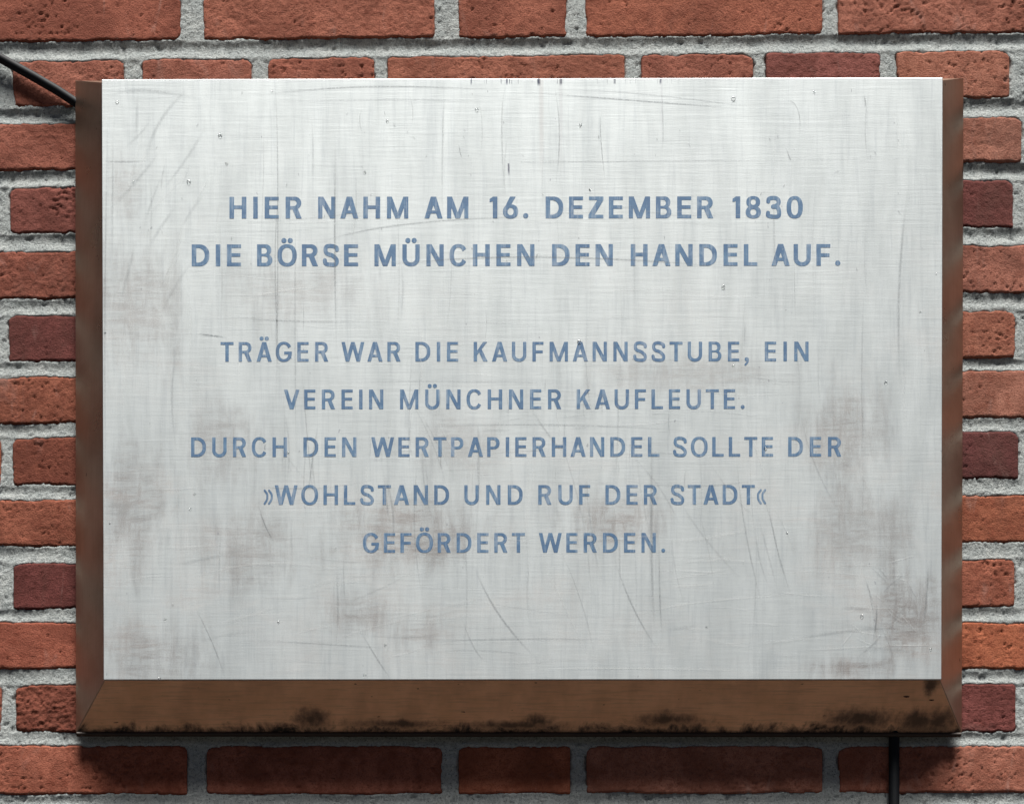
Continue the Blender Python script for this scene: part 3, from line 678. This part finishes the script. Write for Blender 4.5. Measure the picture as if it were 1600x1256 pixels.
def build_scratches():
    rr_ = np.random.RandomState(5); items = [(p0, p1, p2, wd, min(.9, k_ * (.95 if c_ is DK else .75)), 0. if c_ is DK else 1.) for p0, p1, p2, wd, k_, c_ in SCR]
    def rand(n_, xr, yr, Lr, ans, kr, wr, lt):
        for _ in range(n_):
            x, y, L = rr_.uniform(*xr), rr_.uniform(*yr), rr_.uniform(*Lr)
            an = ans[rr_.randint(len(ans))]; an = rr_.normal(an[0], an[1]); bd = rr_.uniform(-.06, .06)
            dx, dy = math.cos(an) * L, math.sin(an) * L
            if not (165 < x + dx < 1466 and 128 < y + dy < 1056): continue
            items.append(((x, y), (x + dx / 2 - dy * bd, y + dy / 2 + dx * bd), (x + dx, y + dy), rr_.uniform(*wr), rr_.uniform(*kr), 1. if rr_.rand() < lt else 0.))
    rand(90, (170, 1460), (130, 900), (30, 260), [(1.571, .03)], (.10, .30), (.7, 1.8), .25)      # rain tracks
    rand(50, (170, 1400), (300, 1040), (40, 260), [(.0, .06)], (.10, .28), (.7, 1.5), .45)
    rand(30, (400, 1250), (600, 900), (60, 200), [(1.2, .15), (1.35, .1)], (.12, .30), (.9, 1.8), .2)
    rand(26, (170, 700), (860, 1030), (40, 160), [(-.15, .12)], (.10, .24), (1, 3.5), .7)
    rand(34, (950, 1400), (840, 1040), (50, 200), [(-.08, .12), (.1, .08)], (.12, .30), (1, 3.5), .75)
    rand(22, (170, 330), (130, 420), (40, 150), [(1.8, .15), (2.1, .15)], (.12, .28), (1, 3), .4)
    rand(40, (560, 1060), (590, 760), (20, 60), [(1.571, .05), (0, .05)], (.15, .35), (.7, 1.2), .1)
    rand(30, (1330, 1430), (880, 1000), (15, 70), [(2.3, .3), (.8, .4), (0, .2)], (.15, .40), (.7, 1.6), .6)
    rand(60, (180, 1450), (140, 420), (3, 9), [(1.5, .5)], (.25, .7), (.8, 1.3), .0)
    V = []; Q = []; A = []; T_ = []
    for n_, (p0, p1, p2, wd, k_, tone) in enumerate(items):
        a, b, c_ = [np.array([F(*p)[0] - PX, F(*p)[1] - PZ]) for p in (p0, p1, p2)]
        m = max(6, int(np.hypot(*(c_ - a)) / .006)); y = yF - .00016 - n_ * 4e-7
        ctl_ = 2 * b - (a + c_) / 2
        for i in range(m + 1):
            t = i / m; P = (1 - t) ** 2 * a + 2 * t * (1 - t) * ctl_ + t * t * c_
            d_ = 2 * (1 - t) * (ctl_ - a) + 2 * t * (c_ - ctl_); d_ = d_ / (np.hypot(*d_) + 1e-9)
            nn = np.array([-d_[1], d_[0]]) * wd * S * 1.25
            fade = min(1, 3 * t, 3 * (1 - t)) ** 1.3 * k_ * (.8 if n_ >= len(SCR) else 1)
            base_ = len(V)
            for u_, al in ((-1, 0), (0, 1), (1, 0)):
                V.append((P[0] + nn[0] * u_, y, P[1] + nn[1] * u_)); A.append(fade * al); T_.append(tone)
            if i < m:
                for u_ in (0, 1): Q.append((base_ + u_, base_ + u_ + 3, base_ + u_ + 4, base_ + u_ + 1))
    me = mesh_np('scratches', V, Q)
    for nm_, dat in (('mark', A), ('tone', T_)):
        at = me.attributes.new(nm_, 'FLOAT', 'POINT'); at.data.foreach_set('value', np.array(dat, dtype=np.float32))
    add('scratches', me, mat_scratch(), plate, kind='stuff')
build_scratches()

# ------------------------------------------------------------------ water drops on the face
nw = N('water'); nw.p.inputs['Transmission Weight'].default_value = 1; nw.p.inputs['IOR'].default_value = 1.33
M_WATER = nw.done((1, 1, 1), .08, 0)
def drops():
    sp = [(183, 160, 3), (344, 212, 4), (295, 285, 4), (354, 256, 2.6), (208, 285, 2.2), (1146, 155, 4), (907, 196, 3), (745, 172, 3.4), (605, 190, 2.6), (1272, 145, 2.4),
          (922, 297, 2.2), (1130, 449, 3.6), (905, 535, 4), (1384, 598, 3), (1162, 882 - 3, 2), (1347, 963, 3.4), (1454, 1014, 2.6), (258, 968, 2.6), (304, 772, 2), (297, 795, 2.4),
          (270, 944, 2), (435, 972, 2.2), (602, 1008, 2), (570, 1055, 2.8), (249, 1060, 2.6), (1146, 572, 2), (1196, 701, 3), (164, 520, 2), (524, 858, 2), (1463, 428, 1.8), (1438, 488, 1.8),
          (172, 817, 2), (450, 708, 1.8), (1230, 833, 1.8), (1104, 980, 1.8), (570, 270, 2.4), (425, 143, 2)]
    bm = bmesh.new()
    for px, py, r in sp:
        x, z = F(px, py)
        rr = r * S * .85
        mt = Matrix.Translation((x - PX, yF + rr * .1, z - PZ)) @ Matrix.Diagonal((1, .45, 1.2, 1))
        bmesh.ops.create_uvsphere(bm, u_segments=16, v_segments=10, radius=rr, matrix=mt)
    me = bpy.data.meshes.new('water_drops'); bm.to_mesh(me); bm.free()
    for p in me.polygons: p.use_smooth = True
    add('water_drops', me, M_WATER, None, (PX, 0, PZ), kind='stuff', label='tiny clear rain drops scattered over the pale face of the plaque', category='water drops')
drops()

# ------------------------------------------------------------------ cables
nc = N('black_rubber'); M_CAB = nc.done(nc.mix(nc.noise(nc.tc.outputs['Object'], 120, 3), (.004, .005, .006), (.009, .011, .014)), .62, 0, nc.bump(nc.noise(nc.tc.outputs['Object'], 300, 3), .1, .0004), .2)
def cab(px, py, d): x, z = F(px, py, d); return (x, -d, z)
pts = []
ctl = [cab(-150, 10, .006), cab(-60, 58, .006), cab(0, 91, .006), cab(55, 121.5, .006), cab(90, 142, .006), cab(125, 165, .0058), cab(190, 210, .0055)]
for i in range(len(ctl) - 1):
    for t in np.linspace(0, 1, 8, endpoint=False): pts.append(tuple(Vector(ctl[i]).lerp(Vector(ctl[i + 1]), t)))
tube('cable', pts, .0043, M_CAB, None, 20, (0, 0, 0), label='black cable sloping down from the upper left to the corner of the plaque', category='cable')
tube('cable', [cab(1397, y, .006) for y in range(1100, 1420, 10)], .0054, M_CAB, None, 20, (0, 0, 0), label='thick black cable running straight down from under the right end of the plaque', category='cable')

# ------------------------------------------------------------------ unseen ground below the frame, added to bounce light onto the underside
ng = N('dark_ground'); gm = ng.mix(ng.noise(ng.tc.outputs['Object'], 60, 4), (.022, .020, .017), (.036, .032, .027))
g = add('bounce_ground', mesh_np('bounce_ground', [(-200, .05, 0), (-200, -200, 0), (200, -200, 0), (200, .05, 0)], [(0, 1, 2, 3)]), ng.done(gm, .9, 0), None, (0, 0, cz - 1.6), kind='structure')
